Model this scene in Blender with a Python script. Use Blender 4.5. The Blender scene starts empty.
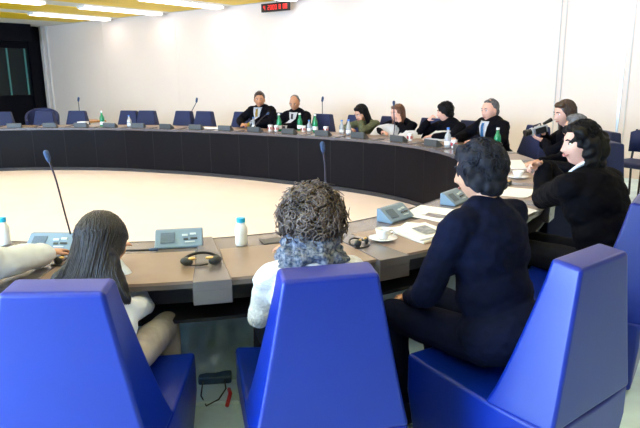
import bpy, bmesh, math, random
from mathutils import Vector, Matrix, noise
from mathutils.bvhtree import BVHTree
random.seed(7)
S = bpy.context.scene
COL = S.collection
PI = math.pi
V = Vector

# ------------------------------------------------------------------ materials
def mat(name, col, rough=.5, spec=.5, metal=0, noise_amt=0, noise_scale=20, bump=0, bump_scale=200,
        emit=None, emit_s=0, trans=0, sheen=0, coat=0, col2=None, detail=4, stretch=None):
    m = bpy.data.materials.new(name); m.use_nodes = True
    nt = m.node_tree; b = nt.nodes['Principled BSDF']
    b.inputs['Base Color'].default_value = (*col, 1)
    b.inputs['Roughness'].default_value = rough
    b.inputs['Specular IOR Level'].default_value = spec
    b.inputs['Metallic'].default_value = metal
    b.inputs['Transmission Weight'].default_value = trans
    b.inputs['Sheen Weight'].default_value = sheen
    b.inputs['Coat Weight'].default_value = coat
    tc = nt.nodes.new('ShaderNodeTexCoord')
    src = tc.outputs['Object']
    if stretch:
        mp = nt.nodes.new('ShaderNodeMapping'); mp.inputs['Scale'].default_value = stretch
        nt.links.new(src, mp.inputs['Vector']); src = mp.outputs['Vector']
    if noise_amt or col2:
        n = nt.nodes.new('ShaderNodeTexNoise'); n.inputs['Scale'].default_value = noise_scale
        n.inputs['Detail'].default_value = detail
        nt.links.new(src, n.inputs['Vector'])
        r = nt.nodes.new('ShaderNodeValToRGB')
        r.color_ramp.elements[0].position = .35; r.color_ramp.elements[1].position = .65
        c2 = col2 if col2 else tuple(min(1, c*(1+noise_amt)) for c in col)
        c1 = col if col2 else tuple(c*(1-noise_amt) for c in col)
        r.color_ramp.elements[0].color = (*c1, 1); r.color_ramp.elements[1].color = (*c2, 1)
        nt.links.new(n.outputs['Fac'], r.inputs['Fac']); nt.links.new(r.outputs['Color'], b.inputs['Base Color'])
    if bump:
        n2 = nt.nodes.new('ShaderNodeTexNoise'); n2.inputs['Scale'].default_value = bump_scale
        nt.links.new(src, n2.inputs['Vector'])
        bp = nt.nodes.new('ShaderNodeBump'); bp.inputs['Strength'].default_value = bump; bp.inputs['Distance'].default_value = .01
        nt.links.new(n2.outputs['Fac'], bp.inputs['Height']); nt.links.new(bp.outputs['Normal'], b.inputs['Normal'])
    if emit:
        b.inputs['Emission Color'].default_value = (*emit, 1); b.inputs['Emission Strength'].default_value = emit_s
    return m

M = {}
M['wall'] = mat('painted_wall_panel', (.88, .75, .675), .6, .3, noise_amt=.015, noise_scale=.6)
M['wall_trim'] = mat('wall_joint', (.66, .62, .60), .5)
M['pole'] = mat('bright_rail', (.75, .82, .9), .25, .6, metal=.4)
M['dark_wall'] = mat('dark_wall', (.003, .003, .006), .6, .08, noise_amt=.1)
M['ceiling'] = mat('ceiling_white', (.74, .68, .62), .7, .2, noise_amt=.02, noise_scale=2)
M['yellow'] = mat('yellow_panel', (.90, .58, .012), .5, .3, noise_amt=.05, noise_scale=2)
M['floor'] = mat('outer_floor', (.66, .86, .98), .28, .5, noise_amt=.12, noise_scale=5, bump=.25, bump_scale=6)  # whitish floor, bluish base carries part of the cool near light
M['carpet'] = mat('ring_carpet', (.88, .74, .68), .9, .1, noise_amt=.02, noise_scale=3)
M['top'] = mat('table_laminate', (.15, .125, .12), .22, .5, noise_amt=.05, noise_scale=8, bump=.05, bump_scale=300)
M['pad'] = mat('desk_pad_wood', (.29, .205, .16), .36, .35, noise_amt=.07, noise_scale=5, stretch=(1, 1, 8))
M['wedge'] = mat('wedge_laminate', (.13, .115, .125), .25, .5, noise_amt=.05, noise_scale=8)
M['panel'] = mat('table_front_fabric', (.005, .0045, .007), .5, .12, noise_amt=.12, noise_scale=3)
M['seam'] = mat('panel_seam', (.003, .003, .004), .6)
M['kick'] = mat('kick_strip', (.035, .035, .04), .4)
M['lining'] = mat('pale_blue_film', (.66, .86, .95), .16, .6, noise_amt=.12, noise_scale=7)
M['under'] = mat('table_underside', (.008, .008, .012), .6)
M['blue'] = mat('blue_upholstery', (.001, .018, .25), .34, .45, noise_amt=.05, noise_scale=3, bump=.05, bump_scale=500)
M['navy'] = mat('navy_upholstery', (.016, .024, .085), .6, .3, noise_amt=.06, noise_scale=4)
M['plinth'] = mat('chair_plinth', (.01, .01, .03), .6)
M['black_metal'] = mat('black_metal', (.012, .012, .015), .35, .5, metal=.3)
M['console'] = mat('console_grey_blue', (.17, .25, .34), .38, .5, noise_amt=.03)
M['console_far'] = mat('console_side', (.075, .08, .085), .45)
M['grille'] = mat('speaker_grille', (.09, .13, .18), .6, noise_amt=.3, noise_scale=350)
M['btn'] = mat('console_button', (.55, .62, .66), .4)
M['btn_dark'] = mat('console_key_dark', (.03, .035, .04), .4)
M['mic_foam'] = mat('mic_foam', (.03, .06, .14), .7, noise_amt=.3, noise_scale=300, bump=.5, bump_scale=400)
M['mic_stem'] = mat('mic_stem', (.045, .035, .05), .35, metal=.5)
M['white_plastic'] = mat('white_plastic', (.86, .88, .9), .35, .5, noise_amt=.01)
M['cyan_cap'] = mat('cyan_cap', (.02, .42, .72), .35, .5)
M['blue_cap'] = mat('blue_cap', (.05, .2, .65), .4)
M['clear'] = mat('clear_plastic', (.72, .76, .8), .12, .6, trans=.55)
M['green_glass'] = mat('green_glass', (.01, .30, .12), .12, .6, trans=.25)
M['label_red'] = mat('red_print', (.45, .04, .06), .5)
M['china'] = mat('white_china', (.88, .86, .84), .15, .6)
M['coffee'] = mat('coffee', (.03, .012, .005), .1)
M['paper'] = mat('white_paper', (.9, .88, .86), .7, .2, noise_amt=.01)
M['ink'] = mat('printed_text_grey', (.35, .35, .38), .7)
M['photo'] = mat('printed_photo', (.02, .05, .07), .35, .5, col2=(.35, .36, .4), noise_scale=22)
M['gold'] = mat('brass_trim', (.75, .5, .2), .3, metal=.8)
M['wood'] = mat('light_wood', (.50, .24, .07), .4, noise_amt=.15, noise_scale=6, stretch=(1, 10, 1))
M['suit'] = mat('black_suit_cloth', (.0025, .0025, .005), .85, .08, noise_amt=.2, noise_scale=30, bump=.2, bump_scale=400)
M['navy_suit'] = mat('navy_suit_cloth', (.004, .006, .022), .85, .08, noise_amt=.15, noise_scale=30, bump=.2, bump_scale=400)
M['trouser'] = mat('dark_trouser_cloth', (.008, .009, .016), .85, .15, noise_amt=.2)
M['olive'] = mat('olive_cloth', (.10, .105, .055), .85, .2, noise_amt=.25, noise_scale=25)
M['knit'] = mat('white_knit', (.80, .80, .82), .9, .1, noise_amt=.06, noise_scale=60, bump=1, bump_scale=90)
M['pale_cloth'] = mat('pale_grey_cloth', (.66, .70, .76), .85, .2, noise_amt=.06, noise_scale=12)
M['khaki'] = mat('khaki_cloth', (.42, .37, .32), .8, .2, noise_amt=.15, noise_scale=15)
M['scarf'] = mat('woven_scarf', (.03, .05, .10), .9, .1, col2=(.24, .25, .30), noise_scale=70, bump=.6, bump_scale=120)
M['shirt'] = mat('white_shirt', (.86, .87, .92), .7, .2)
M['tie_gold'] = mat('gold_tie', (.55, .36, .04), .5, noise_amt=.2, noise_scale=60)
M['tie_dark'] = mat('dark_tie', (.02, .025, .06), .5, noise_amt=.2)
M['tie_blue'] = mat('light_blue_tie', (.06, .28, .62), .5, noise_amt=.3, noise_scale=50)
M['skin'] = mat('skin', (.62, .33, .22), .5, .4, noise_amt=.05, noise_scale=12)
M['skin_tan'] = mat('skin_tan', (.50, .24, .13), .5, .4, noise_amt=.06, noise_scale=12)
M['skin_pink'] = mat('skin_pink', (.72, .40, .31), .5, .4, noise_amt=.05, noise_scale=12)
M['lip'] = mat('lips', (.46, .16, .14), .45)
M['eye'] = mat('eye_white', (.75, .72, .7), .2)
M['iris'] = mat('iris_dark', (.02, .012, .01), .2)
M['teeth'] = mat('teeth', (.85, .83, .78), .3)
M['hair_black'] = mat('hair_black', (.003, .0025, .004), .6, .2, noise_amt=.3, noise_scale=40, stretch=(6, 6, 1))
M['hair_long'] = mat('hair_dark_long', (.004, .0035, .006), .42, .4, col2=(.018, .016, .026), noise_scale=30, stretch=(5, 5, .6))
M['hair_brown'] = mat('hair_brown', (.12, .045, .022), .45, .5, noise_amt=.3, noise_scale=30)
M['hair_curl'] = mat('hair_curly_brown', (.022, .014, .014), .55, .4, col2=(.20, .15, .13), noise_scale=11)
M['hair_grey'] = mat('hair_grey', (.05, .05, .055), .6, .3, col2=(.15, .15, .16), noise_scale=40)
M['hair_salt'] = mat('hair_dark_salted', (.004, .004, .008), .7, .18, col2=(.022, .023, .034), noise_scale=16)
M['hair_dkbrown'] = mat('hair_dark_brown', (.035, .016, .01), .45, .5, noise_amt=.3, noise_scale=30)
M['shoe'] = mat('black_shoe_leather', (.01, .01, .012), .3)
M['lamp_on'] = mat('lamp_diffuser', (1, 1, 1), .5, emit=(1, .90, .83), emit_s=6.6)
M['lamp_body'] = mat('lamp_housing', (.8, .78, .75), .5)
M['led'] = mat('led_red', (.5, .02, .02), .5, emit=(1, .04, .03), emit_s=.9)
M['teal_glass'] = mat('teal_tinted_glass', (.006, .012, .014), .15, .25)
M['teal_edge'] = mat('teal_glass_edge', (.05, .20, .19), .2, .6)
M['window_light'] = mat('overcast_daylight', (.8, .85, 1), .5, emit=(.55, .75, 1), emit_s=3)  # glowing panes of the added, unseen windows
M['silver'] = mat('silver_plastic', (.38, .42, .48), .3, .6, metal=.5)
M['red'] = mat('red_plastic', (.55, .02, .03), .4)
M['box_blue'] = mat('floor_box_blue_grey', (.03, .07, .13), .4, noise_amt=.2)
M['box_pale'] = mat('floor_plate_pale', (.62, .78, .86), .4)

# ------------------------------------------------------------------ object helpers
def setp(o, label=None, cat=None, group=None, kind=None):
    if label: o['label'] = label
    if cat: o['category'] = cat
    if group: o['group'] = group
    if kind: o['kind'] = kind
    return o

def empty(name, loc=(0, 0, 0), rz=0, label=None, cat=None, group=None):
    o = bpy.data.objects.new(name, None); COL.objects.link(o)
    o.location = loc; o.rotation_euler = (0, 0, rz); o.empty_display_size = .1
    return setp(o, label, cat, group)

def link(name, bm, m, parent=None, smooth=False, bevel=0, segs=2, auto=None):
    bmesh.ops.recalc_face_normals(bm, faces=bm.faces)
    me = bpy.data.meshes.new(name); bm.to_mesh(me); bm.free()
    ms = m if isinstance(m, (list, tuple)) else [m]
    for k in ms: me.materials.append(k)
    if smooth:
        for p in me.polygons: p.use_smooth = True
    o = bpy.data.objects.new(name, me); COL.objects.link(o)
    if parent: o.parent = parent
    if bevel:
        b = o.modifiers.new('b', 'BEVEL'); b.width = bevel; b.segments = segs; b.limit_method = 'ANGLE'; b.angle_limit = math.radians(35)
        if smooth is False:
            for p in me.polygons: p.use_smooth = True
            w = o.modifiers.new('w', 'WEIGHTED_NORMAL'); w.keep_sharp = True
    return o

def copy_tree(o, parent=None):
    c = o.copy(); COL.objects.link(c)
    if parent: c.parent = parent
    for ch in o.children: copy_tree(ch, c)
    return c

def box(bm, c, s, rot=None, mi=0):
    r = bmesh.ops.create_cube(bm, size=1)
    mt = Matrix.Translation(c) @ (rot.to_4x4() if rot is not None else Matrix()) @ Matrix.Diagonal((*s, 1))
    bmesh.ops.transform(bm, matrix=mt, verts=r['verts'])
    for v in r['verts']:
        for f in v.link_faces: f.material_index = mi
    return r['verts']

def hull8(bm, bot, top):
    vs = [bm.verts.new(p) for p in bot] + [bm.verts.new(p) for p in top]
    n = len(bot)
    bm.faces.new(vs[:n][::-1]); bm.faces.new(vs[n:])
    for i in range(n):
        j = (i+1) % n; bm.faces.new((vs[i], vs[j], vs[n+j], vs[n+i]))
    return vs

def tube(bm, pts, rads, seg=8, cap=True, flat=1, mi=0):
    pts = [V(p) for p in pts]
    if not isinstance(rads, (list, tuple)): rads = [rads]*len(pts)
    rings = []; prev = None
    for i, p in enumerate(pts):
        a = pts[max(0, i-1)]; b = pts[min(len(pts)-1, i+1)]
        d = (b-a).normalized()
        if prev is None:
            u = d.orthogonal().normalized()
        else:
            u = (prev - d*prev.dot(d))
            u = u.normalized() if u.length > 1e-6 else d.orthogonal().normalized()
        prev = u; w = d.cross(u)
        rings.append([bm.verts.new(p + (u*math.cos(t)*flat + w*math.sin(t))*rads[i]) for t in [2*PI*k/seg for k in range(seg)]])
    for r0, r1 in zip(rings, rings[1:]):
        for k in range(seg):
            f = bm.faces.new((r0[k], r0[(k+1) % seg], r1[(k+1) % seg], r1[k])); f.material_index = mi
    if cap:
        f = bm.faces.new(rings[0][::-1]); f.material_index = mi; f = bm.faces.new(rings[-1]); f.material_index = mi

def capsule(bm, p0, p1, r0, r1, seg=12):
    p0 = V(p0); p1 = V(p1); d = (p1-p0)
    L = d.length
    d = d/L if L > 1e-6 else V((0, 0, 1))
    pts = []; rs = []
    for a in (80, 55, 28): pts.append(p0-d*r0*math.sin(math.radians(a))); rs.append(r0*math.cos(math.radians(a)))
    for t in (0, .33, .67, 1): pts.append(p0+d*L*t); rs.append(r0+(r1-r0)*t)
    for a in (28, 55, 80): pts.append(p1+d*r1*math.sin(math.radians(a))); rs.append(r1*math.cos(math.radians(a)))
    tube(bm, pts, rs, seg)

def ell(bm, c, s, rot=None, sub=3):
    r = bmesh.ops.create_icosphere(bm, subdivisions=sub, radius=1)
    mt = Matrix.Translation(c) @ (rot.to_4x4() if rot is not None else Matrix()) @ Matrix.Diagonal((*s, 1))
    bmesh.ops.transform(bm, matrix=mt, verts=r['verts']); return r['verts']

def lathe(bm, prof, c=(0, 0, 0), seg=24, mi=0):
    c = V(c); rings = []
    for r, z in prof:
        rings.append([bm.verts.new(c+V((max(r, 1e-4)*math.cos(2*PI*k/seg), max(r, 1e-4)*math.sin(2*PI*k/seg), z))) for k in range(seg)])
    for a, b in zip(rings, rings[1:]):
        for k in range(seg):
            f = bm.faces.new((a[k], a[(k+1) % seg], b[(k+1) % seg], b[k])); f.material_index = mi
    f = bm.faces.new(rings[0][::-1]); f.material_index = mi; f = bm.faces.new(rings[-1]); f.material_index = mi

def remesh(bm, voxel, smooth_it=4, fac=.5):
    """fuse overlapping closed shapes into one continuous skin; returns bmesh"""
    me = bpy.data.meshes.new('tmp'); bmesh.ops.recalc_face_normals(bm, faces=bm.faces); bm.to_mesh(me); bm.free()
    o = bpy.data.objects.new('tmp', me); COL.objects.link(o)
    r = o.modifiers.new('r', 'REMESH'); r.mode = 'VOXEL'; r.voxel_size = voxel
    if smooth_it:
        s = o.modifiers.new('s', 'SMOOTH'); s.factor = fac; s.iterations = smooth_it
    dg = bpy.context.evaluated_depsgraph_get(); dg.update()
    ev = o.evaluated_get(dg); m2 = bpy.data.meshes.new_from_object(ev, depsgraph=dg)
    out = bmesh.new(); out.from_mesh(m2)
    bpy.data.objects.remove(o); bpy.data.meshes.remove(me); bpy.data.meshes.remove(m2)
    return out

def wrinkle(bm, amp, scale, stretch=(1, 1, 1), seed=0):
    bm.normal_update()
    for v in bm.verts:
        p = V((v.co.x*stretch[0], v.co.y*stretch[1], v.co.z*stretch[2]))*scale + V((seed, seed*.7, 0))
        v.co += v.normal*amp*noise.noise(p)

# ------------------------------------------------------------------ room frame: w runs along the long wall, n towards it
UW = (.797, -.604); UN = (.604, .797)
ROT = math.atan2(UW[1], UW[0])
def wn(w, n, z=0): return V((w*UW[0]+n*UN[0], w*UW[1]+n*UN[1], z))
RM = Matrix.Rotation(ROT, 3, 'Z')
def wbox(bm, w0, w1, n0, n1, z0, z1, mi=0):
    c = wn((w0+w1)/2, (n0+n1)/2, (z0+z1)/2)
    return box(bm, c, (abs(w1-w0), abs(n1-n0), abs(z1-z0)), RM, mi)
def sbox(name, m, *a, kind='structure', bevel=0):
    bm = bmesh.new(); wbox(bm, *a); o = link(name, bm, m, bevel=bevel); o['kind'] = kind; return o

W0, W1, N0, N1, HC = -18.3, 6.5, -3.2, 10.05, 3.1
sbox('floor', M['floor'], W0-.2, W1+.2, N0-.2, N1+.2, -.1, 0)
sbox('ceiling', M['ceiling'], W0-.2, W1+.2, N0-.2, N1+.2, HC, HC+.1)
sbox('wall_back', M['wall'], W0-.2, W1+.2, N1, N1+.2, 0, HC)
sbox('wall_left', M['dark_wall'], W0-.2, W0, N0, N1, 0, HC)
sbox('wall_right', M['wall'], W1, W1+.2, N0, N1, 0, HC)
# near wall behind the camera; unseen windows added to cool the near light
bm = bmesh.new()
wins = [(-9.5, -6), (-5, -1.5)]
wbox(bm, W0-.2, W1+.2, N0-.2, N0, 0, .25); wbox(bm, W0-.2, W1+.2, N0-.2, N0, 2.9, HC)
e = [W0-.2]+[x for a in wins for x in a]+[W1+.2]
for i in range(0, len(e), 2): wbox(bm, e[i], e[i+1], N0-.2, N0, .25, 2.9)
link('wall_front', bm, M['wall'])['kind'] = 'structure'
for i, (a, b) in enumerate(wins):
    bm = bmesh.new(); wbox(bm, a, b, N0-.16, N0-.12, .25, 2.9)
    w = link('window_%d' % (i+2), bm, M['window_light']); w['kind'] = 'structure'
    bm = bmesh.new()
    for x in (a, (a+b)/2-.03, b-.06): wbox(bm, x, x+.06, N0-.12, N0-.04, .25, 2.9)
    wbox(bm, a, b, N0-.12, N0-.04, .25, .31); wbox(bm, a, b, N0-.12, N0-.04, 2.84, 2.9)
    link('window_frame', bm, M['black_metal'], w)
    l = bpy.data.lights.new('daylight', 'AREA'); l.shape = 'RECTANGLE'; l.size = b-a-.1; l.size_y = 2.5
    l.energy = 540; l.color = (.42, .66, 1)  # added area lamp at the window plane, cools the foreground
    lo = bpy.data.objects.new('window_daylight', l); COL.objects.link(lo)
    lo.location = wn((a+b)/2, N0+.02, 1.57)
    lo.rotation_euler = V((UN[0], UN[1], 0)).to_track_quat('-Z', 'Z').to_euler()
# left dark bay: header box, low dark panelling, tinted glass
sbox('trim_1', M['dark_wall'], W0, -17.5, N0, 9.38, 2.62, HC-.002)
sbox('trim_2', M['dark_wall'], W0, W0+.12, 9.62, 9.9, 0, HC)
bm = bmesh.new(); wbox(bm, W0, W0+.03, 6.0, 9.62, 1.1, 2.6)
wd = link('window_1', bm, M['teal_glass']); wd['kind'] = 'structure'
bm = bmesh.new()
for n in (6.1, 7.4, 8.95, 9.48): wbox(bm, W0+.03, W0+.06, n, n+.045, 1.1, 2.45)
link('glass_edge', bm, M['teal_edge'], wd)
bm = bmesh.new(); wbox(bm, W0, W0+.08, 6.0, 9.62, 1.02, 1.1); wbox(bm, W0, W0+.08, 6.0, 9.62, 2.45, 2.62)
link('window_frame', bm, M['dark_wall'], wd)
# joints and rails of the long wall
for i, w in enumerate((-18.12, -17.85, -15.0, -12.0, -9.0, -6.0)):
    sbox('trim_%d' % (3+i), M['wall_trim'] if i < 2 else M['wall'], w, w+(.03 if i < 2 else .012), N1-(.05 if i < 2 else .003), N1, 0, HC)
for i, (w, wd_, m) in enumerate(((-2.88, .012, 'wall_trim'), (-2.80, .010, 'wall_trim'), (-1.94, .03, 'pole'), (-1.84, .015, 'wall_trim'))):
    sbox('trim_%d' % (9+i), M[m], w, w+wd_, N1-.02, N1, 0, HC)
# yellow ceiling bands between the rows of lamps
for i in range(11):
    w = -13.3+2.1*(i-1)
    if w+.6 > W1: break
    sbox('trim_%d' % (13+i), M['yellow'], w-.66, w+.66, N0+.2, 9.85, HC-.012, HC)
# lamps: slim suspended fluorescent luminaires, four to a row
def make_lamp():
    t = empty('ceiling_light')
    bm = bmesh.new(); box(bm, (0, 0, .052), (.30, 2.12, .014)); box(bm, (0, 1.045, .028), (.26, .02, .05)); box(bm, (0, -1.045, .028), (.26, .02, .05))
    link('housing', bm, M['lamp_body'], t)
    bm = bmesh.new(); box(bm, (0, 0, .022), (.25, 2.06, .046)); link('diffuser', bm, M['lamp_on'], t, bevel=.015)
    return t
lamp0 = make_lamp(); first = True
rows = [-14.4+2.1*i for i in range(8)]
for i, w in enumerate(rows):
    for j in range(4):
        n = 8.8-2.95*j
        o = lamp0 if first else copy_tree(lamp0); first = False
        o.location = wn(w, n, HC-.06); o.rotation_euler = (0, 0, ROT)
        rown = ['leftmost row', 'second row from the left', 'third row from the left'][i] if i < 3 else None
        if rown and j == 0: lab = 'glowing ceiling tube light in the %s, its end against the wall' % rown
        elif rown and j == 1: lab = 'glowing ceiling tube light in the %s, farther from the wall' % rown
        else: lab = 'glowing white tube ceiling light above the ring table'
        setp(o, lab, 'ceiling light', 'fluorescent lights in rows on the ceiling')
# LED sign below the ceiling
t = empty('display_sign', wn(-8.52, 9.8, 2.955), ROT, 'black hanging display board with red lit characters near the ceiling', 'sign')
bm = bmesh.new(); box(bm, (0, 0, 0), (.74, .07, .17)); link('sign_body', bm, M['black_metal'], t, bevel=.008)
bm = bmesh.new(); tube(bm, [(.04, 0, .08), (.04, 0, .17)], .008); link('hanger', bm, M['black_metal'], t)
SEG = {'0': 'abcdef', '2': 'abged', '3': 'abgcd', '4': 'fgbc', '8': 'abcdefg'}
def digit(ch, x, w=.036, h=.085, z=0):
    y = -.038; th = .010
    P = {'a': (0, h/2, w, th), 'd': (0, -h/2, w, th), 'g': (0, 0, w, th), 'b': (w/2, h/4, th, h/2), 'c': (w/2, -h/4, th, h/2), 'f': (-w/2, h/4, th, h/2), 'e': (-w/2, -h/4, th, h/2)}
    bm = bmesh.new()
    for s in SEG[ch]:
        a, b, c, d = P[s]; box(bm, (x+a, y, z+b), (c, .006, d))
    link('lit_digit', bm, M['led'], t)
digit('4', -.28)
for k, c in enumerate('2000'): digit(c, -.16+k*.066)
digit('8', .145); digit('0', .255); digit('8', .315)

# ------------------------------------------------------------------ the oval table line
CP = [(-3.11,1.47),(-2.68,1.75),(-2.3,2.12),(-1.97,2.66),(-1.82,3.25),(-1.79,3.8),(-1.87,4.4),(-2.08,5.05),(-2.4,5.58),(-2.76,5.98),(-3.22,6.34),(-3.8,6.6),(-4.6,6.73),(-5.8,6.71),(-6.6,6.65),(-7.4,6.53),(-8.15,6.34),(-8.95,6.09),(-9.9,5.58),(-10.65,4.98),(-11.1,4.25),(-11.2,3.4),(-10.9,2.5),(-10.2,1.75),(-9.1,1.2),(-7.6,.95),(-6,.88),(-4.7,.98),(-3.75,1.18)]
def curve():
    P = [tuple(wn(*c)[:2]) for c in CP]; N = len(P); out = []
    for i in range(N):
        p0, p1, p2, p3 = P[i-1], P[i], P[(i+1) % N], P[(i+2) % N]
        for k in range(24):
            t = k/24
            out.append(tuple(.5*((2*p1[j])+(-p0[j]+p2[j])*t+(2*p0[j]-5*p1[j]+4*p2[j]-p3[j])*t*t+(-p0[j]+3*p1[j]-3*p2[j]+p3[j])*t**3) for j in (0, 1)))
    L = [0]
    for i in range(len(out)):
        a, b = out[i], out[(i+1) % len(out)]; L.append(L[-1]+math.hypot(b[0]-a[0], b[1]-a[1]))
    T = L[-1]; Mn = 480; res = []; j = 0
    for k in range(Mn):
        s = T*k/Mn
        while L[j+1] < s: j += 1
        u = (s-L[j])/(L[j+1]-L[j]); a, b = out[j], out[(j+1) % len(out)]
        res.append((a[0]+(b[0]-a[0])*u, a[1]+(b[1]-a[1])*u))
    for _ in range(12):
        res = [((res[i-1][0]+2*res[i][0]+res[(i+1) % Mn][0])/4, (res[i-1][1]+2*res[i][1]+res[(i+1) % Mn][1])/4) for i in range(Mn)]
    return res, T
CV, TL = curve(); NM = len(CV)
def at(s, d=0):
    """point at distance s round the oval, d outwards; returns x, y, inward direction"""
    u = (s/TL*NM) % NM; i = int(u); f = u-i
    a, b = CV[i], CV[(i+1) % NM]; x = a[0]+(b[0]-a[0])*f; y = a[1]+(b[1]-a[1])*f
    def tn(i):
        p, q = CV[(i-3) % NM], CV[(i+3) % NM]; return (q[0]-p[0], q[1]-p[1])
    t0, t1 = tn(i), tn(i+1); tx = t0[0]+(t1[0]-t0[0])*f; ty = t0[1]+(t1[1]-t0[1])*f
    l = math.hypot(tx, ty); tx /= l; ty /= l
    return x+ty*d, y-tx*d, math.atan2(tx, -ty)

def sweep(bm, prof, s0, s1, step=.06, closed=False, prof1=None):
    n = max(1, int(round((s1-s0)/step))); rings = []
    for k in range(n if closed else n+1):
        s = s0+(s1-s0)*k/n
        pr = prof if prof1 is None else [((a[0]+(b[0]-a[0])*k/n), (a[1]+(b[1]-a[1])*k/n)) for a, b in zip(prof, prof1)]
        rings.append([bm.verts.new((*at(s, d)[:2], z)) for d, z in pr])
    m = len(prof)
    for i in range(n if closed else n):
        a = rings[i]; b = rings[(i+1) % len(rings)]
        for j in range(m): bm.faces.new((a[j], a[(j+1) % m], b[(j+1) % m], b[j]))
    if not closed: bm.faces.new(rings[0]); bm.faces.new(rings[-1][::-1])
def rect(d0, d1, z0, z1): return [(d0, z0), (d1, z0), (d1, z1), (d0, z1)]

# carpet inside the ring
bm = bmesh.new(); vs = [bm.verts.new((*at(TL*k/200, .02)[:2], .004)) for k in range(200)]; bm.faces.new(vs)
lo = [bm.verts.new((v.co.x, v.co.y, 0)) for v in vs]
bm.faces.new(lo[::-1])
for i in range(200): bm.faces.new((vs[i], lo[i], lo[(i+1) % 200], vs[(i+1) % 200]))
link('floor', bm, M['carpet'])['kind'] = 'structure'

SEATS = [.02, .67, 1.31, 1.98, 2.62, 3.22, 3.82, 4.4, 4.95, 5.5, 6.04, 6.64, 7.29, 7.9, 8.51, 9.16, 9.73, 10.3, 10.88, 11.44, 11.97, 12.5, 13.05, 13.64]
s = 14.24
while s < TL-.3: SEATS.append(s); s += .6
WED = [(a+b)/2 for a, b in zip(SEATS, SEATS[1:])]+[(SEATS[-1]+TL+.02)/2]
tb = empty('conference_table', (0, 0, 0), 0, 'long oval ring conference table with dark curved front and brown desk tops', 'table')
bm = bmesh.new(); sweep(bm, rect(0, .675, .705, .735), 0, TL, closed=True); link('tabletop', bm, M['top'], tb)
bm = bmesh.new(); sweep(bm, rect(.012, .04, .0, .704), 0, TL, closed=True); link('front_panel', bm, M['panel'], tb)
bm = bmesh.new(); sweep(bm, rect(-.006, .011, .0, .055), 0, TL, closed=True); link('kick_strip', bm, M['kick'], tb)
bm = bmesh.new(); sweep(bm, rect(-.004, .0, .716, .738), 0, TL, closed=True); link('edge_strip', bm, M['wedge'], tb)
s = .3
while s < TL: bm = bmesh.new(); sweep(bm, rect(.010, .013, .06, .70), s, s+.006, step=.006); link('panel_seam', bm, M['seam'], tb); s += .565
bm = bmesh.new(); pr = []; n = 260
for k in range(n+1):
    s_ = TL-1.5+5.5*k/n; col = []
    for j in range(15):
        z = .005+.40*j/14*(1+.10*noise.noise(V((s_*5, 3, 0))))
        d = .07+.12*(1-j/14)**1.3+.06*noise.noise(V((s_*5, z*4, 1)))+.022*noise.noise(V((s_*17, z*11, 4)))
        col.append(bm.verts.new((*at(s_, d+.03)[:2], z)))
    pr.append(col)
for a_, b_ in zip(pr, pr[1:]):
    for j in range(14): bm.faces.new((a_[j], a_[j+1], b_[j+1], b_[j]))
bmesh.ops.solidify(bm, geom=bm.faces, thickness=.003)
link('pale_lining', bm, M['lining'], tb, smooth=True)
bm = bmesh.new(); sweep(bm, rect(.54, .56, .60, .70), 0, TL, closed=True); sweep(bm, rect(.04, .60, .52, .535), 0, TL, closed=True)
link('cable_tray', bm, M['under'], tb)
for i, s in enumerate(WED):
    nx = WED[(i+1) % len(WED)]
    if nx < s: nx += TL
    bm = bmesh.new(); sweep(bm, rect(.23, .682, .728, .741), s+.055, nx-.055, step=.08); o = link('desk_pad', bm, M['pad'], tb)
    bm = bmesh.new()
    a0, a1 = s-.035, s+.035; b0, b1 = s-.062, s+.062
    q = lambda s_, d, z: (*at(s_, d)[:2], z)
    hull8(bm, [q(a0, -.006, .70), q(a1, -.006, .70), q(b1, .715, .70), q(b0, .715, .70)], [q(a0, -.006, .745), q(a1, -.006, .745), q(b1, .715, .745), q(b0, .715, .745)])
    hull8(bm, [q(b0, .66, .64), q(b1, .66, .64), q(b1, .714, .64), q(b0, .714, .64)], [q(b0, .66, .71), q(b1, .66, .71), q(b1, .714, .71), q(b0, .714, .71)])
    link('wedge_panel', bm, M['wedge'], tb, bevel=.004)
for s in WED[6::2]:
    x, y, a = at(s, .40); bm = bmesh.new(); box(bm, (x, y, .26), (.30, .04, .52), Matrix.Rotation(a, 3, 'Z')); link('table_support', bm, M['under'], tb)

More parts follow.
